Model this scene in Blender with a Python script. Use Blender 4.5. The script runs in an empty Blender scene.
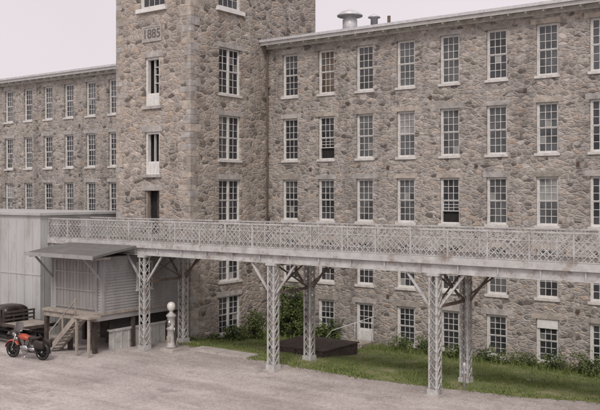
import bpy, math, random
from mathutils import Vector, Matrix, noise
random.seed(7)
R=random.random
def U(a,b): return a+(b-a)*random.random()

# ---------------------------------------------------------------- materials
def newmat(name):
    m=bpy.data.materials.new(name); m.use_nodes=True
    nt=m.node_tree; b=nt.nodes["Principled BSDF"]
    return m,nt,b
def N(nt,t,**kw):
    n=nt.nodes.new(t)
    for k,v in kw.items():
        if k in n.inputs: n.inputs[k].default_value=v
        else: setattr(n,k,v)
    return n
def ramp(nt,stops,interp='LINEAR'):
    r=nt.nodes.new('ShaderNodeValToRGB'); cr=r.color_ramp; cr.interpolation=interp
    while len(cr.elements)<len(stops): cr.elements.new(0.5)
    for e,(p,c) in zip(cr.elements,stops):
        e.position=p; e.color=(c[0],c[1],c[2],1) if len(c)==3 else c
    return r
def mixc(nt,fac,a,b,mode='MIX'):
    m=nt.nodes.new('ShaderNodeMix'); m.data_type='RGBA'; m.blend_type=mode
    for sock,val in ((m.inputs[0],fac),(m.inputs[6],a),(m.inputs[7],b)):
        if hasattr(val,'links') : nt.links.new(val,sock)
        elif isinstance(val,(int,float)): sock.default_value=val
        else: sock.default_value=(val[0],val[1],val[2],1)
    return m.outputs[2]
def coords(nt,scale=(1,1,1)):
    tc=nt.nodes.new('ShaderNodeTexCoord'); mp=nt.nodes.new('ShaderNodeMapping')
    mp.inputs['Scale'].default_value=scale
    nt.links.new(tc.outputs['Object'],mp.inputs['Vector']); return mp.outputs[0]
def noise_t(nt,vec,scale,detail=3,rough=.6):
    n=N(nt,'ShaderNodeTexNoise'); n.inputs['Scale'].default_value=scale
    n.inputs['Detail'].default_value=detail; n.inputs['Roughness'].default_value=rough
    nt.links.new(vec,n.inputs['Vector']); return n
def bump(nt,b,h,strength=.5,dist=.02):
    bp=N(nt,'ShaderNodeBump'); bp.inputs['Strength'].default_value=strength; bp.inputs['Distance'].default_value=dist
    nt.links.new(h,bp.inputs['Height']); nt.links.new(bp.outputs[0],b.inputs['Normal'])

def stone_mat(name,sx=2.75,sz=5.3,tint=(1,1,1),mortar=(.47,.44,.41),edge=.055):
    m,nt,b=newmat(name); L=nt.links.new
    v0=coords(nt)
    dn=noise_t(nt,v0,1.4,3,.65)
    add=N(nt,'ShaderNodeVectorMath',operation='MULTIPLY_ADD')
    L(dn.outputs['Color'],add.inputs[0]); add.inputs[1].default_value=(.5,.5,.22); L(v0,add.inputs[2])
    mp=N(nt,'ShaderNodeMapping'); mp.inputs['Scale'].default_value=(sx,sx,sz); L(add.outputs[0],mp.inputs[0])
    vo=N(nt,'ShaderNodeTexVoronoi'); vo.inputs['Scale'].default_value=1; vo.inputs['Randomness'].default_value=1
    ve=N(nt,'ShaderNodeTexVoronoi',feature='DISTANCE_TO_EDGE'); ve.inputs['Scale'].default_value=1; ve.inputs['Randomness'].default_value=1
    L(mp.outputs[0],vo.inputs['Vector']); L(mp.outputs[0],ve.inputs['Vector'])
    sep=N(nt,'ShaderNodeSeparateColor'); L(vo.outputs['Color'],sep.inputs[0])
    def t(c): return (c[0]*tint[0]*1.02,c[1]*tint[1]*1.01,c[2]*tint[2]*1.0)
    cr=ramp(nt,[(0,t((.13,.118,.112))),(.10,t((.225,.205,.19))),(.30,t((.33,.307,.29))),(.50,t((.385,.35,.315))),
                (.68,t((.31,.295,.29))),(.84,t((.45,.42,.395))),(.95,t((.41,.335,.275))),(1,t((.54,.515,.49)))])
    L(sep.outputs[0],cr.inputs[0])
    fn=noise_t(nt,v0,8,4,.78)
    fr=ramp(nt,[(.3,(.56,.555,.56)),(.7,(1.32,1.30,1.28))]); L(fn.outputs[0],fr.inputs[0])
    c1=mixc(nt,1.0,cr.outputs[0],fr.outputs[0],'MULTIPLY')
    mr=ramp(nt,[(0,(.9,.9,.9)),(edge,(.6,.6,.6)),(edge*3,(0,0,0))]); L(ve.outputs[0],mr.inputs[0])
    mrr=ramp(nt,[(.36,(.15,.15,.15)),(.56,(1,1,1))]); L(dn.outputs[0],mrr.inputs[0])
    mm=mixc(nt,1.0,mr.outputs[0],mrr.outputs[0],'MULTIPLY')
    c2=mixc(nt,mm,c1,mortar)
    mp2=N(nt,'ShaderNodeMapping'); mp2.inputs['Scale'].default_value=(.8,.8,.10); L(v0,mp2.inputs[0])
    sn=noise_t(nt,mp2.outputs[0],1.0,4,.68)
    sr=ramp(nt,[(.30,(.62,.605,.60)),(.48,(1,1,1)),(.75,(1.12,1.11,1.10))]); L(sn.outputs[0],sr.inputs[0])
    c3=mixc(nt,.9,c2,sr.outputs[0],'MULTIPLY')
    L(c3,b.inputs['Base Color']); b.inputs['Roughness'].default_value=.95; b.inputs['Specular IOR Level'].default_value=.2
    hr=ramp(nt,[(0,(0,0,0)),(.18,(1,1,1))]); L(ve.outputs[0],hr.inputs[0])
    hs=N(nt,'ShaderNodeMath',operation='MULTIPLY_ADD'); L(fn.outputs[0],hs.inputs[0]); hs.inputs[1].default_value=1.3; L(hr.outputs[0],hs.inputs[2])
    hs2=N(nt,'ShaderNodeMath',operation='MULTIPLY_ADD'); L(sep.outputs[1],hs2.inputs[0]); hs2.inputs[1].default_value=.8; L(hs.outputs[0],hs2.inputs[2])
    bump(nt,b,hs2.outputs[0],.85,.032)
    return m
def plain(name,col,rough=.6,var=.2,scale=3,metal=0,dirt=None,dirtamt=.4,bstr=.15,stretch=(1,1,1)):
    m,nt,b=newmat(name); L=nt.links.new
    v=coords(nt,stretch)
    n=noise_t(nt,v,scale,4,.65)
    lo=tuple(c*(1-var) for c in col); hi=tuple(min(1,c*(1+var)) for c in col)
    r=ramp(nt,[(.3,lo),(.7,hi)]); L(n.outputs[0],r.inputs[0]); out=r.outputs[0]
    if dirt:
        n2=noise_t(nt,v,scale*.6+.7,6,.75); r2=ramp(nt,[(.50,(0,0,0)),(.68,(dirtamt,)*3)]); L(n2.outputs[0],r2.inputs[0])
        out=mixc(nt,r2.outputs[0],out,dirt)
    L(out,b.inputs['Base Color']); b.inputs['Roughness'].default_value=rough; b.inputs['Metallic'].default_value=metal
    if bstr and rough>=.8: bump(nt,b,n.outputs[0],bstr,.02)
    return m
def glass(name,col,rough=.08,spec=.5):
    m,nt,b=newmat(name); L=nt.links.new
    v=coords(nt); n=noise_t(nt,v,.9,2)
    r=ramp(nt,[(.3,tuple(c*.5 for c in col)),(.7,tuple(c*1.6 for c in col))]); L(n.outputs[0],r.inputs[0])
    L(r.outputs[0],b.inputs['Base Color']); b.inputs['Roughness'].default_value=rough
    b.inputs['Specular IOR Level'].default_value=spec
    return m

M={}
M['stone']=stone_mat('rubble_stone')
M['tower']=stone_mat('tower_stone',2.2,4.2,(1.04,1.01,.97),edge=.045)
M['q0']=plain('granite_quoin_grey',(.37,.35,.335),.9,.35,2.6,dirt=(.20,.18,.16),dirtamt=.6,bstr=.6)
M['q1']=plain('granite_quoin_tan',(.40,.355,.31),.9,.35,2.6,dirt=(.22,.19,.16),dirtamt=.6,bstr=.6)
M['q2']=plain('granite_quoin_brown',(.30,.27,.24),.9,.35,2.6,dirt=(.40,.37,.35),bstr=.6)
M['lintel']=plain('granite_lintel',(.40,.375,.355),.9,.3,3,dirt=(.25,.22,.2),dirtamt=.6,bstr=.4)
M['sill']=plain('sill_white',(.60,.58,.56),.8,.15,4,dirt=(.3,.26,.23),dirtamt=.6)
M['frame']=plain('window_paint',(.64,.63,.61),.6,.12,5,dirt=(.35,.32,.3),dirtamt=.5)
M['white']=plain('white_paint',(.72,.71,.69),.55,.1,4,dirt=(.4,.37,.34),dirtamt=.4)
M['g0']=glass('glass_dark',(.035,.036,.040))
M['g1']=glass('glass_mid',(.08,.082,.086))
M['g2']=glass('glass_blind',(.24,.24,.235),.25)
M['g3']=glass('glass_amber',(.10,.078,.06),.15)
M['void']=plain('unlit_void',(.018,.016,.016),.95,.3,3,bstr=0)  # near-black for unlit gaps and openings, their darkness put into the colour
M['plaque']=plain('date_stone',(.37,.345,.325),.9,.2,5,bstr=.3)
M['darkstone']=plain('incised_dark',(.13,.115,.105),.9,.2,5)
M['iron']=plain('iron_rust',(.11,.075,.06),.8,.4,8)
M['roof']=plain('roof_tar',(.09,.088,.09),.95,.25,1.5)
M['zinc']=plain('galvanised',(.58,.585,.6),.5,.15,4,metal=.2,dirt=(.25,.2,.17),dirtamt=.4)
M['steel']=plain('bridge_paint',(.47,.468,.46),.65,.18,2.2,dirt=(.22,.165,.13),dirtamt=.85)
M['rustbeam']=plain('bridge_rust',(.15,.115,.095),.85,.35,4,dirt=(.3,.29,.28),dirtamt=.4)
M['plank']=plain('bridge_plank',(.18,.16,.145),.9,.3,3,stretch=(1,.2,1))
M['clap']=plain('clapboard_grey',(.31,.305,.305),.75,.13,1.6,dirt=(.18,.16,.15),dirtamt=.6,stretch=(1,1,.35))
M['door']=plain('dock_door_grey',(.26,.25,.24),.7,.15,2,dirt=(.15,.13,.12),stretch=(2,2,.3))
M['sheet']=plain('sheet_metal_wall',(.45,.455,.455),.6,.08,.9,dirt=(.32,.30,.28),dirtamt=.8,stretch=(1,1,.3))
M['canopy']=plain('canopy_felt',(.13,.125,.12),.9,.2,2,dirt=(.22,.2,.19))
M['wood']=plain('weathered_wood',(.34,.30,.26),.85,.25,4,dirt=(.15,.12,.1),dirtamt=.6,stretch=(1,1,.4))
M['darkwood']=plain('creosote_wood',(.065,.05,.043),.9,.4,3,dirt=(.16,.12,.10))
M['concrete']=plain('concrete',(.43,.395,.37),.9,.18,2,dirt=(.25,.22,.2))
M['whitewash']=plain('whitewashed_block',(.48,.475,.46),.85,.15,2,dirt=(.22,.2,.18),dirtamt=.7)
M['maroon']=plain('truck_dark_paint',(.022,.014,.014),.35,.3,2,dirt=(.08,.065,.055),dirtamt=.5,bstr=0)
M['black']=plain('black_enamel',(.015,.015,.016),.3,.3,4,bstr=0)
M['rubber']=plain('rubber',(.022,.021,.02),.85,.3,9)
M['chrome']=plain('chrome',(.5,.5,.5),.25,.15,4,metal=1,bstr=0)
M['red']=plain('red_paint',(.38,.07,.04),.4,.15,4,bstr=0)
M['leather']=plain('leather',(.03,.022,.018),.6,.3,9)
M['globe']=plain('milk_glass',(.68,.66,.62),.25,.06,3,bstr=0)
M['pump']=plain('pump_paint',(.40,.385,.37),.5,.15,4,dirt=(.2,.14,.11),dirtamt=.8)
M['trunk']=plain('bark',(.09,.07,.055),.95,.3,9)

def leafmat(name,a,b_,c):
    m,nt,b=newmat(name); L=nt.links.new
    v=coords(nt); n=noise_t(nt,v,2.2,4,.7)
    r=ramp(nt,[(.3,a),(.5,b_),(.72,c)]); L(n.outputs[0],r.inputs[0]); L(r.outputs[0],b.inputs['Base Color'])
    b.inputs['Roughness'].default_value=.8; b.inputs['Specular IOR Level'].default_value=.15
    return m
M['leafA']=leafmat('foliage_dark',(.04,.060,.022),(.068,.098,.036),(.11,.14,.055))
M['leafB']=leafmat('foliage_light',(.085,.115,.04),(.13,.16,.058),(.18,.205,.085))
M['grass']=leafmat('grass_blades',(.12,.165,.052),(.165,.205,.066),(.24,.25,.11))
m,nt,b=newmat('lawn_soil'); v=coords(nt); n=noise_t(nt,v,.7,7,.74)
r=ramp(nt,[(.34,(.11,.145,.05)),(.53,(.16,.185,.07)),(.61,(.24,.225,.12)),(.72,(.36,.31,.25))]); nt.links.new(n.outputs[0],r.inputs[0])
nt.links.new(r.outputs[0],b.inputs['Base Color']); b.inputs['Roughness'].default_value=1; bump(nt,b,n.outputs[0],.5,.05); M['lawn']=m
m,nt,b=newmat('far_ground'); v=coords(nt); n=noise_t(nt,v,.05,6,.7)
r=ramp(nt,[(.35,(.08,.09,.05)),(.6,(.15,.14,.10))]); nt.links.new(n.outputs[0],r.inputs[0])
nt.links.new(r.outputs[0],b.inputs['Base Color']); b.inputs['Roughness'].default_value=1; M['ground']=m
# yard paving
m,nt,b=newmat('yard_paving'); L=nt.links.new; v=coords(nt)
n=noise_t(nt,v,.22,6,.7); r=ramp(nt,[(.3,(.38,.34,.325)),(.5,(.47,.425,.405)),(.7,(.55,.505,.48))]); L(n.outputs[0],r.inputs[0])
mpv=N(nt,'ShaderNodeMapping'); mpv.inputs['Scale'].default_value=(.16,.6,1); mpv.inputs['Rotation'].default_value=(0,0,.3); L(v,mpv.inputs[0])
n4=noise_t(nt,mpv.outputs[0],1.0,5,.7); r4=ramp(nt,[(.38,(.72,.70,.69)),(.56,(1.04,1.04,1.04))]); L(n4.outputs[0],r4.inputs[0])
c=mixc(nt,.85,r.outputs[0],r4.outputs[0],'MULTIPLY')
n2=noise_t(nt,v,14,5,.82); r2=ramp(nt,[(.36,(.58,.56,.55)),(.58,(1.1,1.1,1.1))]); L(n2.outputs[0],r2.inputs[0])
c=mixc(nt,1,c,r2.outputs[0],'MULTIPLY')
n3=noise_t(nt,v,.40,11,.80); r3=ramp(nt,[(.53,(0,0,0)),(.60,(.85,.85,.85))]); L(n3.outputs[0],r3.inputs[0])
c=mixc(nt,r3.outputs[0],c,(.27,.235,.215))
r5=ramp(nt,[(.30,(.7,.7,.7)),(.44,(0,0,0))]); L(n3.outputs[0],r5.inputs[0])
c=mixc(nt,r5.outputs[0],c,(.62,.575,.54))
L(c,b.inputs['Base Color']); b.inputs['Roughness'].default_value=.95; bump(nt,b,n2.outputs[0],.5,.02); M['road']=m

# ---------------------------------------------------------------- mesh builder
class MB:
    def __init__(s): s.v=[];s.f=[];s.m=[];s.sm=[];s.mats=[]
    def mi(s,k):
        if k not in s.mats: s.mats.append(k)
        return s.mats.index(k)
    def add(s,vs,fs,k,smooth=False):
        o=len(s.v); s.v.extend([tuple(x) for x in vs]); i=s.mi(k)
        for f in fs: s.f.append(tuple(o+a for a in f)); s.m.append(i); s.sm.append(smooth)
    def box(s,x0,x1,y0,y1,z0,z1,k):
        s.add([(x0,y0,z0),(x1,y0,z0),(x1,y1,z0),(x0,y1,z0),(x0,y0,z1),(x1,y0,z1),(x1,y1,z1),(x0,y1,z1)],
              [(3,2,1,0),(4,5,6,7),(0,1,5,4),(1,2,6,5),(2,3,7,6),(3,0,4,7)],k)
    def fbox(s,F,u0,u1,v0,v1,w0,w1,k):
        P=F.P
        vs=[P(u0,v0,w1),P(u1,v0,w1),P(u1,v0,w0),P(u0,v0,w0),P(u0,v1,w1),P(u1,v1,w1),P(u1,v1,w0),P(u0,v1,w0)]
        s.add(vs,[(3,2,1,0),(4,5,6,7),(0,1,5,4),(1,2,6,5),(2,3,7,6),(3,0,4,7)],k)
    def beam(s,p,q,w,h,k,up=(0,0,1)):
        p=Vector(p);q=Vector(q);d=(q-p).normalized(); upv=Vector(up)
        if abs(d.dot(upv))>.98: upv=Vector((0,1,0))
        a=d.cross(upv).normalized()*w/2; b_=a.cross(d).normalized()*h/2
        vs=[p-a-b_,p+a-b_,p+a+b_,p-a+b_,q-a-b_,q+a-b_,q+a+b_,q-a+b_]
        s.add(vs,[(0,1,2,3),(7,6,5,4),(0,4,5,1),(1,5,6,2),(2,6,7,3),(3,7,4,0)],k)
    def tube(s,pts,r,k,n=8,closed=False):
        pts=[Vector(p) for p in pts]; rings=[]
        rr=r if isinstance(r,(list,tuple)) else [r]*len(pts)
        for i,p in enumerate(pts):
            d=(pts[min(i+1,len(pts)-1)]-pts[max(i-1,0)]).normalized()
            up=Vector((0,0,1)) if abs(d.z)<.95 else Vector((0,1,0))
            a=d.cross(up).normalized(); b_=a.cross(d).normalized()
            rings.append([p+(a*math.cos(t)+b_*math.sin(t))*rr[i] for t in [2*math.pi*j/n for j in range(n)]])
        vs=[v for r_ in rings for v in r_]; fs=[]
        for i in range(len(pts)-1):
            for j in range(n): fs.append((i*n+j,(i+1)*n+j,(i+1)*n+(j+1)%n,i*n+(j+1)%n))
        fs.append(tuple(range(n))); fs.append(tuple(range(len(vs)-1,len(vs)-n-1,-1)))
        s.add(vs,fs,k,True)
    def lathe(s,c,prof,k,n=20,axis='Z'):
        vs=[];fs=[]
        for r,z in prof:
            for j in range(n):
                t=2*math.pi*j/n; a,b_=r*math.cos(t),r*math.sin(t)
                if axis=='Z': vs.append((c[0]+a,c[1]+b_,c[2]+z))
                elif axis=='Y': vs.append((c[0]+b_,c[1]+z,c[2]+a))
                else: vs.append((c[0]+z,c[1]+a,c[2]+b_))
        for i in range(len(prof)-1):
            for j in range(n): fs.append((i*n+j,i*n+(j+1)%n,(i+1)*n+(j+1)%n,(i+1)*n+j))
        fs.append(tuple(range(n-1,-1,-1))); fs.append(tuple(range(len(vs)-n,len(vs))))
        s.add(vs,fs,k,True)
    def loft(s,secs,k,n=24,e=.5):
        vs=[];fs=[]
        for x,yc,zc,hw,hh in secs:
            for j in range(n):
                t=2*math.pi*j/n; ct,st=math.cos(t),math.sin(t)
                vs.append((x,yc+hw*math.copysign(abs(ct)**e,ct),zc+hh*math.copysign(abs(st)**e,st)))
        for i in range(len(secs)-1):
            for j in range(n): fs.append((i*n+j,i*n+(j+1)%n,(i+1)*n+(j+1)%n,(i+1)*n+j))
        fs.append(tuple(range(n-1,-1,-1))); fs.append(tuple(range(len(vs)-n,len(vs))))
        s.add(vs,fs,k,True)
    def obj(s,name,parent=None,recalc=False):
        me=bpy.data.meshes.new(name); me.from_pydata(s.v,[],s.f)
        for k in s.mats: me.materials.append(M[k])
        me.polygons.foreach_set('material_index',s.m); me.polygons.foreach_set('use_smooth',s.sm)
        me.update()
        if recalc:
            import bmesh
            bm=bmesh.new(); bm.from_mesh(me); bmesh.ops.recalc_face_normals(bm,faces=bm.faces); bm.to_mesh(me); bm.free()
        o=bpy.data.objects.new(name,me); bpy.context.scene.collection.objects.link(o)
        if parent: o.parent=parent
        return o
def empty(name):
    o=bpy.data.objects.new(name,None); bpy.context.scene.collection.objects.link(o); return o
class Fr:
    def __init__(s,o,u): s.o=Vector(o); s.u=Vector(u); s.n=s.u.cross(Vector((0,0,1)))
    def P(s,u,v,w): return s.o+s.u*u+Vector((0,0,v))+s.n*w

def wall(mb,F,length,z0,z1,holes,k,depth=.42):
    us=sorted(set([0,length]+[h[0] for h in holes]+[h[1] for h in holes]))
    vs=sorted(set([z0,z1]+[h[2] for h in holes]+[h[3] for h in holes]))
    for i in range(len(us)-1):
        for j in range(len(vs)-1):
            uc=(us[i]+us[i+1])/2; vc=(vs[j]+vs[j+1])/2
            if any(h[0]<uc<h[1] and h[2]<vc<h[3] for h in holes): continue
            mb.add([F.P(us[i],vs[j],0),F.P(us[i+1],vs[j],0),F.P(us[i+1],vs[j+1],0),F.P(us[i],vs[j+1],0)],[(0,1,2,3)],k)
    for a,b_,c,d in holes:
        P=F.P; D=-depth
        mb.add([P(a,c,0),P(a,d,0),P(a,d,D),P(a,c,D)],[(0,1,2,3)],k)
        mb.add([P(b_,c,0),P(b_,c,D),P(b_,d,D),P(b_,d,0)],[(0,1,2,3)],k)
        mb.add([P(a,d,0),P(b_,d,0),P(b_,d,D),P(a,d,D)],[(0,1,2,3)],k)
        mb.add([P(a,c,0),P(a,c,D),P(b_,c,D),P(b_,c,0)],[(0,1,2,3)],k)
def pane(mb,F,a,b_,c,d,w,k):
    tx,ty=U(-.009,.009),U(-.009,.009)
    mb.add([F.P(a,c,w-tx-ty),F.P(b_,c,w+tx-ty),F.P(b_,d,w+tx+ty),F.P(a,d,w-tx+ty)],[(0,1,2,3)],k)
def window(mb,F,uc,v0,v1,wd,cols=3,rows=6,style=None,fw=.08):
    a,b_=uc-wd/2,uc+wd/2
    W0,W1=-.26,-.12
    mb.fbox(F,a-.004,a+fw,v0-.004,v1+.004,W0,W1,'frame'); mb.fbox(F,b_-fw,b_+.004,v0-.004,v1+.004,W0,W1,'frame')
    mb.fbox(F,a+fw,b_-fw,v1-fw,v1+.004,W0,W1-.004,'frame'); mb.fbox(F,a+fw,b_-fw,v0-.004,v0+fw,W0,W1-.004,'frame')
    ia,ib,ic,id_=a+fw,b_-fw,v0+fw,v1-fw
    mid=(ic+id_)/2
    if style is None:
        q=R(); style='blind' if q<.08 else 'mid' if q<.42 else 'open' if q<.44 else 'dark'
    g={'dark':'g0','mid':'g1','blind':'g1','open':'g0','amber':'g3'}[style]
    wm=-.20
    bt=.026
    drop=U(.1,.6) if R()<.35 else 0
    for si,(s0,s1) in enumerate(((ic,mid),(mid,id_))):
        off=.03 if si else 0
        if style=='open' and si==0:
            s0o=s0; s0=s0+(s1-s0)*.5
            mb.add([F.P(ia,s0o,-.3),F.P(ib,s0o,-.3),F.P(ib,s0,-.3),F.P(ia,s0,-.3)],[(0,1,2,3)],'void')
        sw=.045
        mb.fbox(F,ia,ia+sw,s0,s1,wm-.03,wm+.02+off,'frame'); mb.fbox(F,ib-sw,ib,s0,s1,wm-.03,wm+.02+off,'frame')
        mb.fbox(F,ia+sw,ib-sw,s0,s0+sw,wm-.03,wm+.017+off,'frame'); mb.fbox(F,ia+sw,ib-sw,s1-sw,s1,wm-.03,wm+.017+off,'frame')
        ga,gb,gc,gd=ia+sw,ib-sw,s0+sw,s1-sw
        nr=rows//2
        for i in range(1,cols):
            x=ga+(gb-ga)*i/cols; mb.fbox(F,x-bt/2,x+bt/2,gc,gd,wm-.02,wm+.012+off,'frame')
        for j in range(1,nr):
            y=gc+(gd-gc)*j/nr; mb.fbox(F,ga,gb,y-bt/2,y+bt/2,wm-.02,wm+.008+off,'frame')
        for i in range(cols):
            for j in range(nr):
                kk=g
                if style=='blind' and si==1: kk='g2'
                elif drop and si==1 and (j+1)/nr>1-drop: kk='g1'
                elif R()<.06: kk='g2' if R()<.35 else 'g1'
                pane(mb,F,ga+(gb-ga)*i/cols,ga+(gb-ga)*(i+1)/cols,gc+(gd-gc)*j/nr,gc+(gd-gc)*(j+1)/nr,wm-.01+off*.6,kk)
def trim(mb,F,uc,v0,v1,wd,lh=.26):
    a,b_=uc-wd/2,uc+wd/2
    mb.fbox(F,a-.12-U(0,.18),b_+.12+U(0,.18),v1-.012,v1+lh*U(.85,1.15),-.08,.008,random.choice(['lintel','q0','q0','q1','q2']))
    mb.fbox(F,a-.08,b_+.08,v0-.12,v0+.012,-.14,.07,'sill')

# ---------------------------------------------------------------- ground
def gz(x,y):
    t=min(1,max(0,(y-32.0)/7.5)); t=t*t*(3-2*t)
    return .6-.56*t
mb=MB()
xs=[-1500,-500,-150,-80]+[-70+3*i for i in range(31)]+[40,150,500,1500]
ys=[-1500,-500,-120,-20,0,15,25,30]+[31+.75*i for i in range(14)]+[60,150,500,1500]
vs=[(x,y,gz(x,y)) for y in ys for x in xs]; nx=len(xs)
fs=[(j*nx+i,j*nx+i+1,(j+1)*nx+i+1,(j+1)*nx+i) for j in range(len(ys)-1) for i in range(nx-1)]
mb.add(vs,fs,'ground'); mb.obj('ground')

edge=[(-75,34),(-39,34),(-33.5,33.6),(-31.2,32.6),(-29.5,31.7),(-26.3,31.75),(-23,31.45),(-19.5,31.2),(-15.9,31.5),(-12.7,32.0),(-9.9,32.9),(-4,33.6),(15,34)]
def edgey(x):
    for (x0,y0),(x1,y1) in zip(edge,edge[1:]):
        if x0<=x<=x1:
            t=(x-x0)/(x1-x0); yy=y0+(y1-y0)*t
            return yy+.25*noise.noise(Vector((x*.9,3.1,0)))+.18*noise.noise(Vector((x*3.3,7,0)))
    return 34
mb=MB(); sx=[-90+.25*i for i in range(461)]; sy=[-30,-10,10,20,25,28,30]
n=len(sx); rows=[[(x,y,gz(x,y)+.005) for x in sx] for y in sy]
rows+= [[(x,30+(edgey(x)-30)*t,gz(x,30+(edgey(x)-30)*t)+.005) for x in sx] for t in (.5,.8,1.0)]
rows+= [[(x,edgey(x)+.5,gz(x,edgey(x)+.5)+.005) for x in sx]]
vs=[p for r_ in rows for p in r_]
fs=[(j*n+i,j*n+i+1,(j+1)*n+i+1,(j+1)*n+i) for j in range(len(rows)-1) for i in range(n-1)]
mb.add(vs,fs,'road'); mb.obj('paved_yard')
mb=MB(); rows=[]
sx=[-46+.25*i for i in range(245)]; n=len(sx)
for t in [0,.03,.08,.15,.25,.35,.5,.65,.8,.9,1]:
    r_=[]
    for x in sx:
        y=edgey(x)+t*(40.79-edgey(x)); z=gz(x,y)+.012+(.05*min(1,t*8))*(1+noise.noise(Vector((x*.8,y*.8,0))))
        r_.append((x,y,z))
    rows.append(r_)
vs=[p for r_ in rows for p in r_]
fs=[(j*n+i,j*n+i+1,(j+1)*n+i+1,(j+1)*n+i) for j in range(len(rows)-1) for i in range(n-1)]
mb.add(vs,fs,'lawn'); mb.obj('lawn')
mb=MB(); V=[];Fc=[]
for _ in range(80000):
    x=U(-34,3); ey=edgey(x); y=U(ey-.3,40.7)
    if -27.4<x<-23.5 and 34<y<37.6: continue
    if -30<x<-26.2 and y<33.0: continue
    d=noise.noise(Vector((x*.5,y*.5,5)))+.5*noise.noise(Vector((x*1.6,y*1.6,9)))
    if R()<.30-d*1.0: continue
    if y<ey and R()<.6: continue
    h=U(.04,.15)*(1+.5*d)
    if y>39.3: h*=U(1.2,3.0)
    z=gz(x,y)+.03; a=U(0,6.28); w=U(.015,.035)
    lx,ly=U(-.08,.08),U(-.08,.08)
    o=len(V); V+= [(x-w*math.cos(a),y-w*math.sin(a),z),(x+w*math.cos(a),y+w*math.sin(a),z),(x+lx,y+ly,z+h)]
    Fc.append((o,o+1,o+2))
mb.add(V,Fc,'grass'); mb.obj('grass')
mb=MB()
for _ in range(3200):
    x=U(-40,-8); ey=edgey(x); y=ey-abs(random.gauss(0,1.8)) if R()<.75 else U(22,31)
    s=U(.01,.04); z=.606; a=U(0,6.28)
    ca,sa=math.cos(a)*s,math.sin(a)*s
    mb.add([(x+ca,y+sa,z),(x-sa,y+ca,z),(x-ca*.8,y-sa,z),(x+sa,y-ca,z),(x+ca*.1,y,z+s*.8)],[(0,1,4),(1,2,4),(2,3,4),(3,0,4)],'q0' if R()<.5 else 'q2')
mb.obj('gravel')

def bush(name,clumps,nl,ls=.09,stems=True,light=.4):
    mb=MB(); VA=[];FA=[];VB=[];FB=[]
    tot=sum(c[3]*c[4]*c[5] for c in clumps)
    for (cx,cy,cz,rx,ry,rz) in clumps:
        k=int(nl*rx*ry*rz/tot)
        off=U(0,50)
        for _ in range(k):
            t=U(0,6.283); ph=math.acos(U(-1,1)); rr=(R()**.45)
            dx,dy,dz=math.sin(ph)*math.cos(t),math.sin(ph)*math.sin(t),math.cos(ph)
            s_=1+.7*noise.noise(Vector((dx*1.9+off,dy*1.9,dz*1.9)))
            p=Vector((cx+dx*rx*rr*s_,cy+dy*ry*rr*s_,cz+dz*rz*rr*s_))
            g=gz(p.x,p.y)
            if p.z<g+.02 or p.y>40.75: continue
            if noise.noise(p*2.2)<-.18: continue
            a=Vector((U(-1,1),U(-1,1),U(-.6,.6))).normalized()*ls*U(.5,1.2)
            b_=a.cross(Vector((U(-1,1),U(-1,1),U(-1,1)))).normalized()*ls*U(.3,.6)
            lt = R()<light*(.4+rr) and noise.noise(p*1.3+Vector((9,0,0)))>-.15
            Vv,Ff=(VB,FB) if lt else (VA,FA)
            o=len(Vv); Vv+= [p-a,p+b_,p+a,p-b_]; Ff.append((o,o+1,o+2,o+3))
        if stems:
            for _ in range(5):
                q=Vector((cx+U(-.6,.6)*rx,cy+U(-.6,.6)*ry,cz+U(.0,.8)*rz)); bx=cx+U(-.15,.15);by=cy+U(-.15,.15)
                mb.tube([(bx,by,gz(bx,by)),((bx+q.x)/2+U(-.1,.1),(by+q.y)/2,(q.z+.2)/2+.2),q],[.025,.018,.008],'trunk',5)
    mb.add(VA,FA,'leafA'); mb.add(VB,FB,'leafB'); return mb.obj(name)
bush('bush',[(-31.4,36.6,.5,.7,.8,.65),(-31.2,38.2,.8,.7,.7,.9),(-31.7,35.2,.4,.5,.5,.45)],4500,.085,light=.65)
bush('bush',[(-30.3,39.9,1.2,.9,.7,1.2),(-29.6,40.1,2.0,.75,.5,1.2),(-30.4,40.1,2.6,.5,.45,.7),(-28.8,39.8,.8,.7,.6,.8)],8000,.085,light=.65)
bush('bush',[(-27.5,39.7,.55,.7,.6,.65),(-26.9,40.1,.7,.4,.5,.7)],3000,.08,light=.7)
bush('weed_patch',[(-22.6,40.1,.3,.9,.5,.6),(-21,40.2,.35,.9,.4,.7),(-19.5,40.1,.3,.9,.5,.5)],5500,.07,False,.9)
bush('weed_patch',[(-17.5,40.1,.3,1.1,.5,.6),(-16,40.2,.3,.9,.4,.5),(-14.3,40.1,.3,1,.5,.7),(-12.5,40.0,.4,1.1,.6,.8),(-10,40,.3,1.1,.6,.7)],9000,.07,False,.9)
bush('weed_patch',[(-31.8,33.9,.6,.5,.4,.3),(-30.6,34.2,.5,.5,.4,.25),(-28.3,33.1,.5,.7,.4,.2),(-19.5,34.5,.45,.6,.5,.18),(-13.5,35.5,.4,.8,.6,.16)],1900,.05,False,.9)

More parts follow.
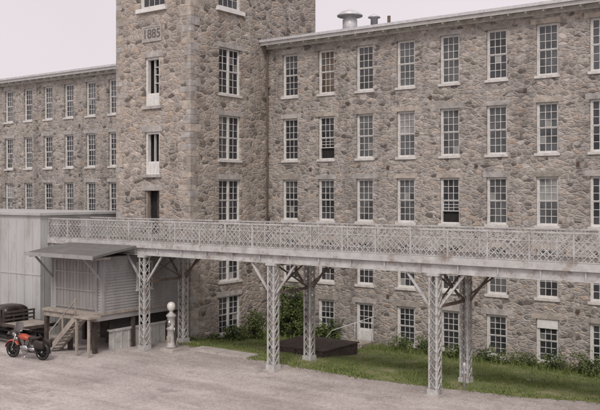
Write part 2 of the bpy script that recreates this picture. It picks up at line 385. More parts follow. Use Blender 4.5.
# ---------------------------------------------------------------- mill
mill=empty('stone_mill_building')
rowsZ=[(14.37,16.95),(10.55,13.08),(6.98,9.42),(3.42,5.85),(.22,2.42)]
walls=MB(); wins=MB(); trims=MB()
Fm=Fr((-32.4,40.8,0),(1,0,0)); holes=[];todo=[]
XR=12.0
styles={(2,0):'dark',(1,0):'amber',(1,1):'open',(2,1):'mid',(3,1):'blind',(6,4):'dark',(4,4):'dark',(6,3):'dark',(0,0):'dark',(3,4):'dark',(0,2):'dark',(4,3):'mid',(0,1):'dark',(6,0):'mid',(6,1):'mid',(5,0):'dark',(4,0):'mid'}
for k in range(16):
    X=-30.6+2.627*k; uc=X+32.4
    for r_,(a,b_) in enumerate(rowsZ):
        w=1.12 if r_<4 else 1.15
        if r_==4 and k==2: a=.1
        holes.append((uc-w/2,uc+w/2,a,b_)); todo.append((uc,a,b_,w,styles.get((k,r_)),r_,k))
wall(walls,Fm,XR+32.4,-.6,17.7,holes,'stone')
for uc,a,b_,w,st,r_,k in todo:
    window(wins,Fm,uc,a,b_,w,style=st,fw=.08 if r_<4 else .11); trim(trims,Fm,uc,a,b_,w)
    if r_==4 and k==2:
        wins.fbox(Fm,uc-.46,uc+.46,a+.02,a+.85,-.19,-.125,'white'); wins.fbox(Fm,uc-.34,uc+.34,a+.15,a+.72,-.124,-.115,'frame')
    if r_==4 and k in (6,10): wins.fbox(Fm,uc-.52,uc+.52,b_-.48,b_-.03,-.17,-.05,'white')
Fl=Fr((-80,42.0,0),(1,0,0)); holes=[];todo=[]
for k in range(16):
    X=-40.05-2.52*k; uc=X+80
    for r_,(a,b_) in enumerate(rowsZ):
        holes.append((uc-.53,uc+.53,a,b_)); todo.append((uc,a,b_,1.06))
wall(walls,Fl,80-38.4+.1,-.6,17.7,holes,'stone')
for uc,a,b_,w in todo: window(wins,Fl,uc,a,b_,w); trim(trims,Fl,uc,a,b_,w)
wall(walls,Fr((XR,40.8,0),(0,1,0)),14.2,-.6,17.7,[],'stone'); wall(walls,Fr((XR,55,0),(-1,0,0)),92,-.6,17.7,[],'stone')
wall(walls,Fr((-80,55,0),(0,-1,0)),13,-.6,17.7,[],'stone')
TZ=26.0
tx0,tx1,ty0,ty1=-38.4,-32.4,34.1,40.8
Ft=Fr((tx0,ty0,0),(1,0,0)); Fs=Fr((tx1,ty0,0),(0,1,0)); Fw=Fr((tx0,46,0),(0,-1,0)); Fb=Fr((tx1,46,0),(-1,0,0))
dc=3.0
dholes=[(13.55,16.35),(9.65,12.1),(6.25,8.75)]
hf=[(dc-.58,dc+.58,a,b_) for a,b_ in dholes]+[(dc-1.0,dc+1.0,19.15,22.4)]
wall(walls,Ft,6.0,-.6,TZ,hf,'tower',.55)
srow=[(14.3,17.0),(10.5,13.1),(6.95,9.4),(3.5,5.9),(.45,2.65)]
sc=3.3
hs=[(sc-.95,sc+.95,a,b_) for a,b_ in srow]+[(sc-1.0,sc+1.0,19.25,22.4)]
wall(walls,Fs,6.7,-.6,TZ,hs,'tower',.5)
wall(walls,Fr((tx1,ty1,0),(0,1,0)),5.2,17.0,TZ,[],'tower')
wall(walls,Fw,11.9,-.6,TZ,[(8.5-.9,8.5+.9,a,b_) for a,b_ in srow[:3]],'tower'); wall(walls,Fb,6.0,17.0,TZ,[],'tower')
for a,b_ in srow[:3]: window(wins,Fw,8.5,a,b_,1.8,5,6)
for i,(a,b_) in enumerate(srow):
    window(wins,Fs,sc-.475,a,b_,.95,2,6,style='mid' if i%2 else 'dark',fw=.06); window(wins,Fs,sc+.475,a,b_,.95,2,6,style='dark',fw=.06)
    trim(trims,Fs,sc,a,b_,1.9)
for F,c in ((Ft,dc),(Fs,sc)):
    a=19.15 if F is Ft else 19.25
    window(wins,F,c,a,22.4,2.0,4,6,style='dark',fw=.12)
    trims.fbox(F,c-1.2,c+1.2,a-.22,a+.012,-.1,.16,'white'); trims.fbox(F,c-1.3,c+1.3,22.39,22.8,-.1,.02,'lintel')
for i,(a,b_) in enumerate(dholes):
    l,r2=dc-.58,dc+.58
    trims.fbox(Ft,l-.25,r2+.25,b_-.012,b_+.34,-.1,.02,'lintel'); trims.fbox(Ft,l-.18,r2+.18,a-.16,a+.012,-.2,.12,'lintel')
    wins.add([Ft.P(l,a,-.5),Ft.P(r2,a,-.5),Ft.P(r2,b_,-.5),Ft.P(l,b_,-.5)],[(0,1,2,3)],'void')
    if i<2:
        wins.fbox(Ft,l-.004,l+.13,a+.01,b_-.01,-.35,-.10,'white'); wins.fbox(Ft,r2-.13,r2+.004,a+.01,b_-.01,-.35,-.10,'white')
        wins.fbox(Ft,l+.13,r2-.13,b_-.14,b_-.012,-.35,-.104,'white')
        wins.fbox(Ft,l+.13,r2-.13,a+.012,a+.75,-.33,-.16,'white')
        for q in range(3): wins.fbox(Ft,l+.2+q*.28,l+.38+q*.28,a+.12,a+.66,-.2,-.15,'frame')
        wins.fbox(Ft,dc-.02,dc+.02,a+.75,b_-.14,-.34,-.2,'frame')
        if i==0:
            for zz in (.3,.55,.78): wins.fbox(Ft,dc+.02,r2-.13,a+.75+(b_-a-.9)*zz-.02,a+.75+(b_-a-.9)*zz+.02,-.34,-.22,'frame')
    else:
        wins.fbox(Ft,l-.004,l+.09,a+.01,b_-.01,-.35,-.10,'wood'); wins.fbox(Ft,r2-.09,r2+.004,a+.01,b_-.01,-.35,-.10,'wood')
        wins.fbox(Ft,dc+.05,r2-.09,a+.01,b_-.01,-.4,-.36,'darkwood')
z=.0; i=0
while z<TZ-.5:
    h=U(.28,.52); la,lb=(.7,.35) if i%2 else (.35,.7); la*=U(.6,1.3); lb*=U(.6,1.3)
    k=random.choice(['q0','q1','q1','q2'])
    trims.box(tx1-la,tx1+U(.006,.02),ty0-U(.006,.02),ty0+lb,z+.012,z+h-.012,k)
    trims.box(tx0-.012,tx0+la,ty0-.012,ty0+lb,z+.012,z+h-.012,random.choice(['q0','q1','q2']))
    z+=h; i+=1
trims.fbox(Ft,dc-.78,dc+.78,17.22,18.12,-.05,.03,'plaque')
for a,b_,c,d in ((-.78,.78,18.04,18.12),(-.78,.78,17.22,17.30),(-.78,-.70,17.30,18.04),(.70,.78,17.30,18.04)):
    trims.fbox(Ft,dc+a,dc+b_,c,d,.031,.055,'lintel')
cu=bpy.data.curves.new('date_text','FONT'); cu.body='1885'; cu.size=.72; cu.extrude=.012; cu.align_x='CENTER'; cu.align_y='CENTER'
to=bpy.data.objects.new('date_numerals',cu); bpy.context.scene.collection.objects.link(to)
to.location=(tx0+dc,ty0-.04,17.66); to.rotation_euler=(math.pi/2,0,0); cu.materials.append(M['darkstone']); to.parent=mill
det=MB()
for k in range(0,15):
    X=-30.6+2.627*(k+.5)
    for zz in (13.72,10.0,6.4,2.9):
        if (k*7+int(zz))%2==0: 
            det.fbox(Fm,X+32.4+.12,X+32.4+.28,zz-.10,zz+.10,-.02,.05,'iron')
            det.fbox(Fm,X+32.4+.18,X+32.4+.22,zz-.03,zz+.03,.05,.09,'iron')
for k in range(15):
    X=-41.3-2.52*k
    for zz in (13.7,9.95,6.4):
        if (k+int(zz))%2: det.fbox(Fl,X+80-.07,X+80+.07,zz-.1,zz+.1,-.02,.05,'iron')
det.tube([(-32.2,40.62,17.3),(-32.2,40.62,.3)],.055,'iron',8)
for zz in (15,11,7,3): det.box(-32.3,-32.1,40.6,40.81,zz,zz+.06,'iron')
det.obj('wall_fittings',mill)
walls.obj('walls',mill); wins.obj('windows',mill); trims.obj('stone_trim',mill)
rf=MB()
def gable(x0,x1,y0,y1,z,zr):
    ym=(y0+y1)/2
    rf.add([(x0,y0,z),(x1,y0,z),(x1,ym,zr),(x0,ym,zr),(x0,y1,z),(x1,y1,z)],[(0,1,2,3),(3,2,5,4),(0,3,4),(1,5,2)],'roof')
gable(-32.38,XR+.6,40.16,55.6,17.83,19.3); gable(-80.6,-38.42,41.36,55.6,17.83,19.2)
rf.box(-38.42,-32.38,46.02,55.6,17.4,17.83,'roof')
for x0,x1,yf in ((-32.38,XR+.6,40.8),(-80.6,-38.42,42.0)):
    rf.box(x0,x1,yf-.64,yf-.56,17.52,17.82,'white')
    rf.box(x0,x1,yf-.78,yf-.642,17.70,17.85,'zinc')
    rf.box(x0,x1,yf-.56,yf+.02,17.62,17.68,'frame')
    rf.box(x0,x1,yf-.06,yf-.003,17.36,17.60,'sill')
    x=x0+.4
    while x<x1: rf.box(x,x+.09,yf-.55,yf-.062,17.44,17.618,'frame'); x+=.9
rf.box(tx0-.4,tx1+.4,ty0-.4,46.4,TZ-.02,TZ+.3,'white')
cx,cy=(tx0+tx1)/2,40.0
rf.add([(tx0-.4,ty0-.4,TZ+.3),(tx1+.4,ty0-.4,TZ+.3),(tx1+.4,46.4,TZ+.3),(tx0-.4,46.4,TZ+.3),(cx,cy-2,TZ+3.5),(cx,cy+2,TZ+3.5)],[(0,1,4),(1,2,5,4),(2,3,5),(3,0,4,5)],'roof')
rf.obj('roof_and_cornice',mill)
vt=MB()
vt.lathe((-28.4,44,17.9),[(.45,0),(.45,1.35),(.40,1.4),(.40,1.5),(.78,1.55),(.80,1.62),(.5,1.85),(.1,1.98)],'zinc')
vt.lathe((-26.9,44.4,17.9),[(.22,0),(.22,1.3),(.38,1.36),(.38,1.42),(.05,1.6)],'zinc')
vt.lathe((-26.1,44.8,17.9),[(.10,0),(.10,1.45)],'iron')
vt.lathe((-8,44,17.9),[(.45,0),(.45,1.35),(.40,1.4),(.40,1.5),(.78,1.55),(.80,1.62),(.5,1.85),(.1,1.98)],'zinc')
vt.obj('roof_vents',mill)

# ---------------------------------------------------------------- footbridge
br=empty('steel_footbridge')
YF,YB=30.2,33.0; X0,X1=-39.5,9.0
ZT,ZR,ZB=7.2,6.09,5.44
g=MB()
for Y,s in ((YF,-1),(YB,1)):
    g.box(X0,X1,Y-.03,Y+.03,ZB+.04,5.94,'steel')
    g.box(X0,X1,Y-.13,Y+.13,ZB,ZB+.04,'steel'); g.box(X0,X1,Y-.13,Y+.13,5.94,5.98,'steel')
    x=X0+.4
    while x<X1: 
        g.box(x,x+.05,Y-.11,Y+.11,ZB+.042,5.938,'steel'); x+=1.64
    yo=Y+s*.16
    g.box(X0,X1,yo-.02,yo+.02,5.82,6.10,'steel')
g.obj('girders',br)
g=MB()
x=X0+.1
while x<X1:
    g.box(x,x+.14,YF+.04,YB-.04,5.62,5.86,'rustbeam'); x+=1.64
for y in (30.9,31.6,32.3): g.box(X0,X1,y-.05,y+.05,5.86,5.985,'rustbeam')
x=X0
while x<X1:
    g.box(x,x+.22,YF-.13,YB+.13,5.99,6.035+U(0,.006),'plank'); x+=.232
g.obj('deck',br)
g=MB()
for Y,s in ((YF-.08,-1),(YB+.08,1)):
    g.box(X0,X1,Y-.04,Y+.04,ZT-.06,ZT,'steel')
    g.box(X0,X1,Y-.02,Y+.02,ZR+.02,ZR+.06,'steel')
    g.box(X0,X1,Y-.022,Y+.022,ZT-.36,ZT-.33,'steel')
    x=X0; i=0
    while x<=X1:
        g.box(x-.03,x+.03,Y-.034,Y+.034,5.8,ZT-.061,'steel')
        x+=1.64
    H=ZT-.33-ZR-.05; st=.27
    x=X0-H
    while x<X1:
        for sg,off in ((1,-.012),(-1,.012)):
            a=x; b_=x+H
            za,zb=(ZR+.05,ZT-.34) if sg>0 else (ZT-.34,ZR+.05)
            if a<X0:
                t=(X0-a)/H; za=za+(zb-za)*t; a=X0
            if b_>X1:
                t=(X1-a)/(b_-a); zb=za+(zb-za)*t; b_=X1
            if b_-a>.05: g.beam((a,Y+off,za),(b_,Y+off,zb),.014,.028,'steel')
        x+=st
    x=X0; 
    while x<X1-.27:
        g.beam((x,Y-.01,ZT-.33),(x+.27,Y-.01,ZT-.06),.012,.024,'steel'); g.beam((x+.27,Y+.01,ZT-.33),(x,Y+.01,ZT-.06),.012,.024,'steel')
        x+=.27
g.obj('lattice_railings',br)
def column(g,x,y,z0,z1,w=.40):
    h=w/2
    for sx_ in (-1,1):
        for sy_ in (-1,1):
            a,b_=x+sx_*h,y+sy_*h
            g.box(min(a,a-sx_*.09),max(a,a-sx_*.09),min(b_,b_-sy_*.016),max(b_,b_-sy_*.016),z0,z1,'steel')
            g.box(min(a,a-sx_*.016),max(a,a-sx_*.016),min(b_-sy_*.017,b_-sy_*.09),max(b_-sy_*.017,b_-sy_*.09),z0,z1,'steel')
    z=z0+.25; p=.36
    while z+p<z1-.1:
        for sg in (-1,1):
            o=h+.006
            g.beam((x-h+.05,y+sg*o,z),(x+h-.05,y+sg*o,z+p),.012,.045,'steel',(0,1,0)); g.beam((x+h-.05,y+sg*(o+.006),z),(x-h+.05,y+sg*(o+.006),z+p),.012,.045,'steel',(0,1,0))
            g.beam((x+sg*o,y-h+.05,z),(x+sg*o,y+h-.05,z+p),.012,.045,'steel',(1,0,0)); g.beam((x+sg*(o+.006),y+h-.05,z),(x+sg*(o+.006),y-h+.05,z+p),.012,.045,'steel',(1,0,0))
        z+=p
    g.box(x-h-.04,x+h+.04,y-h-.04,y+h+.04,z0,z0+.22,'steel'); g.box(x-h-.12,x+h+.12,y-h-.12,y+h+.12,z0-.3,z0-.002,'concrete')
    g.box(x-h-.05,x+h+.05,y-h-.05,y+h+.05,z1-.10,z1-.002,'steel')
cols=MB(); brc=MB()
px=[-31.9,-23.6,-15.5,-7.3,1.0]
for x in px:
    for y in (YF,YB):
        column(cols,x,y,gz(x,y)+.06,ZB)
        kz=4.1
        for s in (-1,1):
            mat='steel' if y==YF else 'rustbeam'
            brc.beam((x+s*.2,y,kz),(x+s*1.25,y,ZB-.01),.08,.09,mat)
    brc.box(x-.05,x+.05,YF+.2,YB-.2,4.02,4.14,'rustbeam')
    brc.beam((x-.03,YF+.2,4.15),(x-.03,YB-.2,5.35),.03,.08,'rustbeam'); brc.beam((x+.03,YB-.2,4.15),(x+.03,YF+.2,5.35),.03,.08,'rustbeam')
    brc.box(x-.06,x+.06,YF+.2,YB-.2,5.30,5.42,'rustbeam')
    brc.beam((x,YB,4.2),(x+1.6,YB,5.4),.06,.07,'rustbeam')
cols.obj('lattice_columns',br); brc.obj('braces',br)

# ---------------------------------------------------------------- sheet metal building (left)
sm=empty('metal_clad_building'); g=MB()
bx0,bx1,by0,by1,bz=-62,-39.55,29.6,36.2,7.35
g.box(bx0,bx1,by0,by1,0,bz,'sheet')
x=bx0
while x<bx1-.05: g.box(x,x+.03,by0-.022,by0-.002,.6,bz-.3,'sheet'); x+=.75
g.box(bx0,bx1+.02,by0-.03,by0-.003,4.0,4.06,'sheet')
y=by0+.2
while y<by1: g.box(bx1+.002,bx1+.02,y,y+.03,.6,bz-.3,'sheet'); y+=.75
g.box(bx0-.15,bx1+.15,by0-.15,by1+.15,bz,bz+.14,'sheet')
g.box(bx0,bx1+.05,by0-.06,by0-.001,.4,.95,'concrete')
g.box(bx1+.021,bx1+.06,30.9,32.3,6.05,bz-.15,'door')
g.obj('shell',sm)

# ---------------------------------------------------------------- loading dock shed
ds=empty('loading_dock_shed'); g=MB()
ax,bx,ay,by_=-37.1,-33.1,28.5,34.02; zf,zt=2.6,5.38
g.box(ax+.04,bx-.04,ay+.04,by_,zf,zt,'clap')
def claps(F,u0,u1,z0,z1,h=.145):
    z=z0
    while z<z1-.01:
        zz=min(z+h,z1); P=F.P
        g.add([P(u0,z,.035),P(u1,z,.035),P(u1,zz,.008),P(u0,zz,.008),P(u0,z,0),P(u1,z,0)],[(0,1,2,3),(4,5,1,0)],'clap'); z+=h
Fe=Fr((bx,ay,0),(0,1,0)); Ff=Fr((ax,ay,0),(1,0,0))
claps(Fe,0,5.5,zf,zt); claps(Ff,0,4.0,zf,zt)
for F,l in ((Fe,5.5),(Ff,4.0)): g.fbox(F,-.02 if F is Ff else 0,.12,zf,zt,-.01,.05,'clap'); g.fbox(F,l-.12,l,zf,zt,-.01,.048,'clap')
g.fbox(Fe,2.25,3.35,3.55,5.0,.0,.07,'frame'); g.fbox(Fe,2.35,3.25,3.65,4.9,.071,.075,'g0')
g.fbox(Fe,2.78,2.82,3.65,4.9,.076,.095,'frame'); g.fbox(Fe,2.35,3.25,4.25,4.31,.076,.09,'frame'); g.fbox(Fe,2.2,3.4,3.48,3.55,.0,.11,'frame')
g.obj('shed_body',ds)
g=MB()
g.fbox(Ff,.45,3.55,zf+.05,5.2,.036,.06,'door')
for i in range(12): g.fbox(Ff,.5+i*.255,.53+i*.255,zf+.06,5.18,.061,.085,'door')
for zz in (2.7,3.6,4.5,5.1): g.fbox(Ff,.46,3.54,zz,zz+.09,.062,.10,'door')
g.fbox(Ff,.33,.449,zf,5.32,.036,.10,'clap'); g.fbox(Ff,3.551,3.67,zf,5.32,.036,.10,'clap'); g.fbox(Ff,.45,3.55,5.201,5.32,.036,.10,'clap')
g.obj('dock_door',ds)
g=MB()
g.add([(-37.6,27.2,5.40),(-32.3,27.2,5.40),(-32.3,30.02,5.80),(-37.6,30.02,5.80),(-37.6,27.2,5.52),(-32.3,27.2,5.52),(-32.3,30.02,5.92),(-37.6,30.02,5.92)],
  [(3,2,1,0),(4,5,6,7),(0,1,5,4),(1,2,6,5),(2,3,7,6),(3,0,4,7)],'canopy')
g.box(-37.62,-32.28,27.13,27.198,5.36,5.55,'clap'); 
for x in (-37.0,-33.15): g.beam((x,27.35,5.38),(x,28.45,4.2),.09,.09,'clap')
for i in range(6): g.beam((-37.3+i*.96,27.25,5.36),(-37.3+i*.96,28.45,5.37),.06,.1,'wood')
g.obj('canopy',ds)
g=MB()
g.box(ax-.05,bx+.08,ay-.6,by_,zf-.12,zf-.002,'wood'); g.box(ax,bx+.02,ay-.5,ay-.4,zf-.40,zf-.122,'wood'); g.box(bx-.1,bx+.03,ay-.4,by_,zf-.40,zf-.122,'clap')
g.box(ax,ax+.1,ay-.4,by_,zf-.40,zf-.122,'wood')
for x in (ax+.1,-35.1,bx-.12):
    for y in (ay-.4,30.6,33.2): g.box(x-.1,x+.1,y-.1,y+.1,.4,zf-.401,'darkwood')
g.box(ax+.3,bx-.5,31.5,31.7,.3,zf-.13,'darkwood')
g.box(bx-.35,bx-.14,29.2,33.0,.4,1.55,'whitewash')
for i in range(7): g.box(bx-.139,bx-.10,29.3+i*.52,29.36+i*.52,.6,1.549,'whitewash')
g.box(bx-.36,bx-.08,29.1,33.1,1.551,1.66,'whitewash')
g.box(bx-.25,bx-.15,29.1,33.1,1.661,zf-.42,'void')  # near-black slab painting in the shade of the gap under the floor
g.obj('floor_and_posts',ds)
g=MB()
sx0,sz0=-33.6,zf-.05; nst=9
g.box(-33.6,-32.5,27.1,27.88,zf-.14,zf-.03,'wood')
for x in (-33.5,-32.6): g.box(x-.05,x+.05,27.15,27.25,.55,zf-.141,'wood')
for i in range(nst):
    z=sz0-(i+1)*.205; x=sx0-(i+1)*.22
    g.box(x,x+.26,27.2,27.86,z,z+.045,'wood')
for y in (27.17,27.87): g.beam((sx0,y,sz0-.1),(sx0-nst*.22-.1,y,sz0-.1-nst*.205-.03),.05,.26,'wood')
for y in (27.17,):
    g.beam((sx0+.1,y,sz0+.85),(sx0-nst*.22,y,sz0+.85-nst*.205),.04,.06,'wood')
    for t in (0,.5,1): 
        xx=sx0-nst*.22*t+.05; zz=sz0-nst*.205*t; g.box(xx-.03,xx+.03,y-.03,y+.03,zz-.1,zz+.85,'wood')
g.obj('stairs',ds)

# ---------------------------------------------------------------- gas pump
gp=MB(); x,y=-30.75,30.95; z=gz(x,y)
gp.box(x-.45,x+.45,y-.35,y+.35,z-.1,z+.14,'concrete')
gp.lathe((x,y,z+.14),[(.27,0),(.27,.10),(.21,.14),(.20,.9),(.25,.95),(.25,1.0),(.20,1.04),(.20,1.55),(.26,1.60),(.26,1.66),(.17,1.74),(.10,1.80),(.10,1.86)],'pump',20)
gp.lathe((x,y,z+2.0),[(.08,0),(.14,.05),(.20,.15),(.215,.25),(.20,.35),(.13,.44),(.03,.48)],'globe',20)
gp.lathe((x,y-.215,z+1.42),[(.15,0),(.15,.03),(.001,.031)],'globe',20,'Y')
gp.lathe((x+.0,y-.02,z+1.42),[(.16,-.215),(.16,-.19)],'chrome',20,'Y')
gp.tube([(x+.2,y-.02,z+1.3),(x+.34,y-.02,z+1.2),(x+.38,y-.03,z+.7),(x+.32,y-.03,z+.35),(x+.25,y-.02,z+.5),(x+.23,y-.02,z+1.0)],.022,'rubber',7)
gp.tube([(x+.23,y-.02,z+.95),(x+.25,y-.02,z+1.16)],.035,'chrome',8)
gp.box(x-.12,x+.12,y-.215,y-.18,z+.45,z+.75,'q2')
gp.obj('gas_pump')

# ---------------------------------------------------------------- low dark wooden platform
pf=MB(); a,b_,c,d=-27.2,-23.6,34.2,37.5; zb=gz(-25,35); 
x=a
while x<b_-.1: pf.box(x,x+.225,c,d,zb+.40,zb+.45+U(0,.012),'darkwood'); x+=.24
pf.box(a+.05,b_-.08,c+.05,c+.15,zb-.2,zb+.398,'darkwood'); pf.box(b_-.18,b_-.08,c+.15,d-.1,zb-.25,zb+.396,'darkwood'); pf.box(a+.05,a+.15,c+.15,d-.1,zb-.2,zb+.394,'darkwood'); pf.box(a+.1,b_-.1,d-.15,d-.05,zb-.3,zb+.39,'darkwood')
for i in range(5): pf.box(a+.1+i*.82,a+.22+i*.82,c-.01,c+.06,zb-.1,zb+.38,'darkwood')
pf.obj('wooden_platform')
es=MB(); 
es.box(-26.1,-24.7,39.2,40.78,0.0,.18,'wood')
es.box(-26.097,-24.703,39.55,40.78,.181,.30,'wood')
es.tube([(-26.9,38.6,.15),(-26.3,38.9,1.0),(-24.5,40.4,1.75),(-24.4,40.7,1.75)],.022,'zinc',6)
es.tube([(-25.3,39.7,.2),(-25.3,39.7,1.42)],.02,'zinc',6); es.tube([(-24.6,40.35,.1),(-24.6,40.35,1.7)],.02,'zinc',6)
es.obj('entry_steps')
cw=MB()
cw.box(-30.0,-28.15,31.5,32.5,.3,.70,'concrete'); cw.box(-28.13,-26.3,31.52,32.48,.3,.69,'concrete')
cw.obj('concrete_walk')
bo=MB(); bo.lathe((-15.05,31.9,.5),[(.06,0),(.06,1.0),(.075,1.02),(.075,1.12),(.03,1.2)],'zinc',12); bo.box(-15.15,-14.95,31.86,31.94,1.25,1.33,'zinc'); bo.obj('standpipe')

# ---------------------------------------------------------------- truck
tk=empty('flatbed_truck')
def place(o,loc,rz,sc=1): o.location=loc; o.rotation_euler=(0,0,rz); o.scale=(sc,)*3
g=MB()
g.loft([(2.35,0,.88,.25,.28),(2.30,0,.90,.36,.36),(2.0,0,.95,.42,.42),(1.4,0,.99,.50,.45),(.85,0,1.02,.62,.47)],'maroon',24,.65)
g.loft([(.95,0,.98,.72,.50),(.80,0,1.02,.76,.56),(.50,0,1.22,.74,.60),(.35,0,1.25,.73,.60),(-.35,0,1.25,.74,.61),(-.62,0,1.20,.72,.60),(-.70,0,1.15,.62,.50)],'maroon',28,.45)
for s in (-1,1):
    for cx_,cl in ((1.62,.62),(-1.75,.50)):
        top=.82 if cx_>0 else .72
        g.loft([(cx_+cl,s*.70,.50,.05,.05),(cx_+cl*.85,s*.70,.60,.15,.14),(cx_+cl*.45,s*.70,top-.06,.19,.16),(cx_,s*.70,top,.20,.16),(cx_-cl*.45,s*.70,top-.06,.19,.15),(cx_-cl*.9,s*.70,.56,.16,.12),(cx_-cl*1.15,s*.70,.45,.12,.05)],'maroon',16,.7)
    g.box(-1.1,1.0,s*.72-.16,s*.72+.16,.40,.45,'black')
    g.lathe((2.2,s*.62,1.0),[(.06,-.12),(.13,-.05),(.14,.03),(.12,.05)],'chrome',16,'X')
    y0,y1=sorted((s*.735,s*.768)); g.box(-.38,.42,y0,y1,1.28,1.66,'g1')
    y0,y1=sorted((s*.735,s*.775)); g.box(-.42,-.38,y0,y1,1.26,1.68,'maroon'); g.box(.42,.46,y0,y1,1.26,1.68,'maroon')
g.add([(.74,-.55,1.34),(.74,.55,1.34),(.58,.5,1.70),(.58,-.5,1.70)],[(0,1,2,3)],'g1')
g.box(-.74,-.712,-.4,.4,1.3,1.6,'g0')
g.box(2.42,2.50,-.80,.80,.42,.56,'chrome')
for i in range(6): g.box(2.34,2.385,-.17+i*.06,-.15+i*.06,.66,1.12,'chrome')
g.obj('cab_and_fenders',tk,True)
g=MB()
for i in range(8): g.box(-2.75,-.80,-.92+i*.23,-.70+i*.23,1.0,1.045,'wood')
for s in (-1,1): g.box(-2.75,-.80,s*.94-.02,s*.94+.02,.92,1.06,'darkwood')
g.box(-2.80,-2.752,-.95,.95,.90,1.06,'darkwood')
for xx in (-2.4,-1.8,-1.1): g.box(xx,xx+.08,-.9,.9,.88,.998,'darkwood')
for yy in (-.9,-.3,.3,.86): g.box(-.86,-.81,yy-.03,yy+.03,1.046,1.62,'darkwood')
for zz in (1.2,1.4,1.58): g.box(-.90,-.861,-.92,.92,zz-.05,zz+.04,'darkwood')
g.box(-2.7,2.2,-.4,-.3,.55,.70,'black'); g.box(-2.7,2.2,.3,.4,.55,.70,'black')
for s in (-1,1): g.box(-2.5,-.9,s*.35-.05,s*.35+.05,.701,.879,'darkwood')
g.obj('truck_bed',tk)
g=MB()
for s in (-1,1):
    for cx_ in (1.62,-1.75):
        g.lathe((cx_,s*.70,.36),[(.2,-.09),(.34,-.09),(.37,-.05),(.37,.05),(.34,.09),(.2,.09)],'rubber',24,'Y')
        g.lathe((cx_,s*.70,.36),[(.21,-.07),(.21,.07)],'maroon',20,'Y'); g.lathe((cx_,s*.70,.36),[(.09,-.1),(.09,.1)],'chrome',14,'Y')
g.obj('wheels',tk,True)
place(tk,(-40.1,28.0,.6),math.pi-.03,1.05)

# ---------------------------------------------------------------- motorcycle
def motorcycle(loc,rz,tank):
    e=empty('motorcycle'); g=MB()
    for cx_ in (.75,-.70):
        prof=[(.055*math.cos(t)+.27,.05*math.sin(t)) for t in [2*math.pi*i/10 for i in range(11)]]
        g.lathe((cx_,0,.33),prof,'rubber',26,'Y'); 
        g.lathe((cx_,0,.33),[(.225,-.03),(.24,-.03),(.24,.03),(.225,.03),(.225,-.03)],'chrome',26,'Y')
        g.lathe((cx_,0,.33),[(.045,-.08),(.045,.08)],'chrome',12,'Y')
        for i in range(16):
            t=2*math.pi*i/16; g.tube([(cx_,.03*(-1)**i,.33),(cx_+.23*math.cos(t),0,.33+.23*math.sin(t))],.004,'chrome',4)
        a0,a1=(.15,2.6) if cx_>0 else (.35,3.2)
        vs=[];fs=[];K=14
        for i in range(K+1):
            t=a0+(a1-a0)*i/K
            for yy,rr in ((-.085,.335),(-.05,.37),(0,.385),(.05,.37),(.085,.335)): vs.append((cx_+rr*math.cos(t),yy,.33+rr*math.sin(t)))
        for i in range(K):
            for j in range(4): fs.append((i*5+j,i*5+j+1,(i+1)*5+j+1,(i+1)*5+j))
        g.add(vs,fs,'black' if cx_<0 else tank,True)
    g.obj('wheels_and_fenders',e)
    g=MB()
    for s in (-1,1):
        g.tube([(.75,s*.09,.33),(.52,s*.09,.95)],.027,'chrome',8)
        g.tube([(.50,s*.05,.98),(.46,s*.2,1.08),(.30,s*.36,1.06),(.18,s*.40,1.02)],.014,'chrome',7); g.tube([(.28,s*.37,1.055),(.15,s*.41,1.01)],.02,'rubber',7)
        g.tube([(.45,s*.06,.85),(.30,s*.10,.38),(-.2,s*.12,.30),(-.70,s*.10,.33)],.018,'black',7)
        g.tube([(-.15,s*.10,.72),(-.45,s*.11,.62),(-.72,s*.11,.34)],.018,'black',7)
        g.loft([(-.95,s*.22,.62,.05,.10),(-.92,s*.22,.62,.09,.15),(-.55,s*.22,.64,.09,.16),(-.50,s*.22,.64,.05,.10)],'leather',16,.6)
    g.tube([(.5,0,.98),(.42,0,.80),(-.10,0,.72)],.025,'black',8)
    g.loft([(.42,0,.86,.04,.05),(.36,0,.86,.13,.10),(.15,0,.84,.16,.12),(-.05,0,.80,.12,.09),(-.12,0,.78,.05,.04)],tank,18,.8)
    g.loft([(-.05,0,.80,.06,.03),(-.12,0,.82,.13,.05),(-.35,0,.81,.16,.06),(-.60,0,.87,.14,.05),(-.66,0,.89,.07,.03)],'leather',16,.7)
    g.lathe((.64,0,.93),[(.05,-.10),(.09,-.05),(.10,.03),(.09,.05)],'chrome',18,'X'); g.lathe((.69,0,.93),[(.088,0),(.088,.006)],'globe',18,'X')
    g.lathe((.10,0,.38),[(.15,-.12),(.17,-.10),(.17,.10),(.15,.12)],'chrome',18,'Y'); g.loft([(-.38,0,.38,.08,.07),(-.32,0,.38,.11,.10),(-.08,0,.38,.12,.11)],'chrome',14,.6)
    for ang in (.38,-.38):
        for i in range(7):
            r_=.20+i*.035; c=(.10+r_*math.sin(ang),0,.38+r_*math.cos(ang))
            g.beam((c[0]-.01*math.sin(ang),0,c[2]-.008),(c[0]+.01*math.sin(ang),0,c[2]+.008),.15,.14,'chrome',(1,0,0))
        g.beam((.10,0,.38),(.10+.43*math.sin(ang),0,.38+.43*math.cos(ang)),.10,.10,'black',(0,1,0))
    g.tube([(.22,-.10,.68),(.30,-.14,.40),(.10,-.17,.22),(-.40,-.18,.22),(-.95,-.18,.25)],[.02,.02,.025,.04,.045],'chrome',9)
    g.tube([(0,.10,.25),(-.02,.28,.02)],.012,'chrome',6)
    vs=[];K=8
    for i in range(K+1):
        t=-1+2*i/K
        vs+= [(.62-.10*t*t,t*.26,.98),(.50-.10*t*t,t*(.22 if abs(t)>.9 else .25),1.42-.10*t*t)]
    g.add(vs,[(2*i,2*i+2,2*i+3,2*i+1) for i in range(K)],'g2',True)
    g.obj('frame_engine_body',e,True)
    place(e,loc,rz,1.25); return e
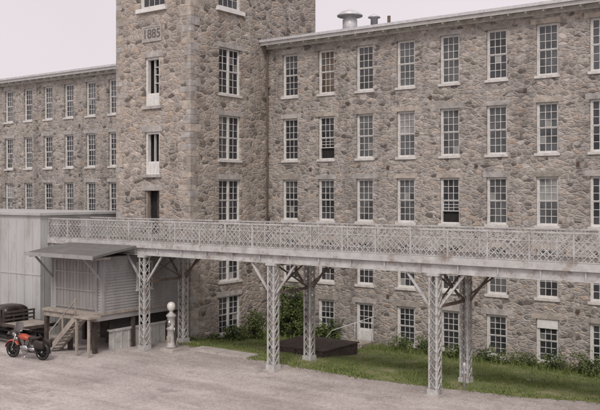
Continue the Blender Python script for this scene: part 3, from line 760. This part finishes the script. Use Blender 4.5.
motorcycle((-34.75,25.3,.605),math.radians(192),'red')

bk=MB(); VA=[];FA=[]
for _ in range(9000):
    t=U(0,6.283); rr=U(170,200); x,y=rr*math.cos(t)-20,rr*math.sin(t)+40
    h=9+5*noise.noise(Vector((t*9,0,0)))+3*noise.noise(Vector((t*40,2,0)))
    z=U(0,h); a=U(0,3.14); s=U(1.2,2.6)
    o=len(VA); VA+= [(x-s*math.cos(a),y-s*math.sin(a),z),(x,y+U(-1,1),z-s*.8),(x+s*math.cos(a),y+s*math.sin(a),z),(x,y+U(-1,1),z+s)]; FA.append((o,o+1,o+2,o+3))
bk.add(VA,FA,'leafA'); bk.obj('distant_trees')

# ---------------------------------------------------------------- light, sky, camera
sc_=bpy.context.scene
w=bpy.data.worlds.new('World'); sc_.world=w; w.use_nodes=True; nt=w.node_tree
bg=nt.nodes['Background']; sky=nt.nodes.new('ShaderNodeTexSky'); sky.sky_type='NISHITA'; sky.sun_disc=False
el,az=math.radians(48),math.radians(150)
sky.sun_elevation=el; sky.sun_rotation=az; sky.dust_density=4; sky.air_density=1.0; sky.ozone_density=1
hsv=nt.nodes.new('ShaderNodeHueSaturation'); hsv.inputs['Saturation'].default_value=.2
nt.links.new(sky.outputs[0],hsv.inputs['Color'])
cl=mixc(nt,.65,hsv.outputs[0],(6.2,5.6,5.75))
tcw=nt.nodes.new('ShaderNodeTexCoord'); nw=nt.nodes.new('ShaderNodeTexNoise'); nw.inputs['Scale'].default_value=2.2; nw.inputs['Detail'].default_value=3
nt.links.new(tcw.outputs['Generated'],nw.inputs['Vector'])
rw=ramp(nt,[(.3,(.95,.93,.95)),(.7,(1.05,1.03,1.04))]); nt.links.new(nw.outputs[0],rw.inputs[0])
mx=mixc(nt,1,cl,rw.outputs[0],'MULTIPLY'); nt.links.new(mx,bg.inputs['Color']); bg.inputs['Strength'].default_value=.15
w.cycles.sampling_method='MANUAL'; w.cycles.sample_map_resolution=256
sd=bpy.data.lights.new('sun','SUN'); sd.energy=1.5; sd.angle=math.radians(13); sd.color=(1,.93,.85)
so=bpy.data.objects.new('sun',sd); sc_.collection.objects.link(so)
dv=Vector((math.sin(az)*math.cos(el),math.cos(az)*math.cos(el),math.sin(el)))
so.rotation_euler=dv.to_track_quat('Z','Y').to_euler(); so.location=(0,0,40)
cd=bpy.data.cameras.new('camera'); cd.sensor_width=36; cd.lens=51; cd.shift_y=-.02; cd.clip_end=4000; cd.clip_start=.5
co=bpy.data.objects.new('camera',cd); sc_.collection.objects.link(co); co.location=(0,0,8.6); co.rotation_euler=(math.radians(90),0,math.radians(36.2))
sc_.camera=co
sc_.view_settings.view_transform='Standard'; sc_.view_settings.look='None'; sc_.view_settings.exposure=0
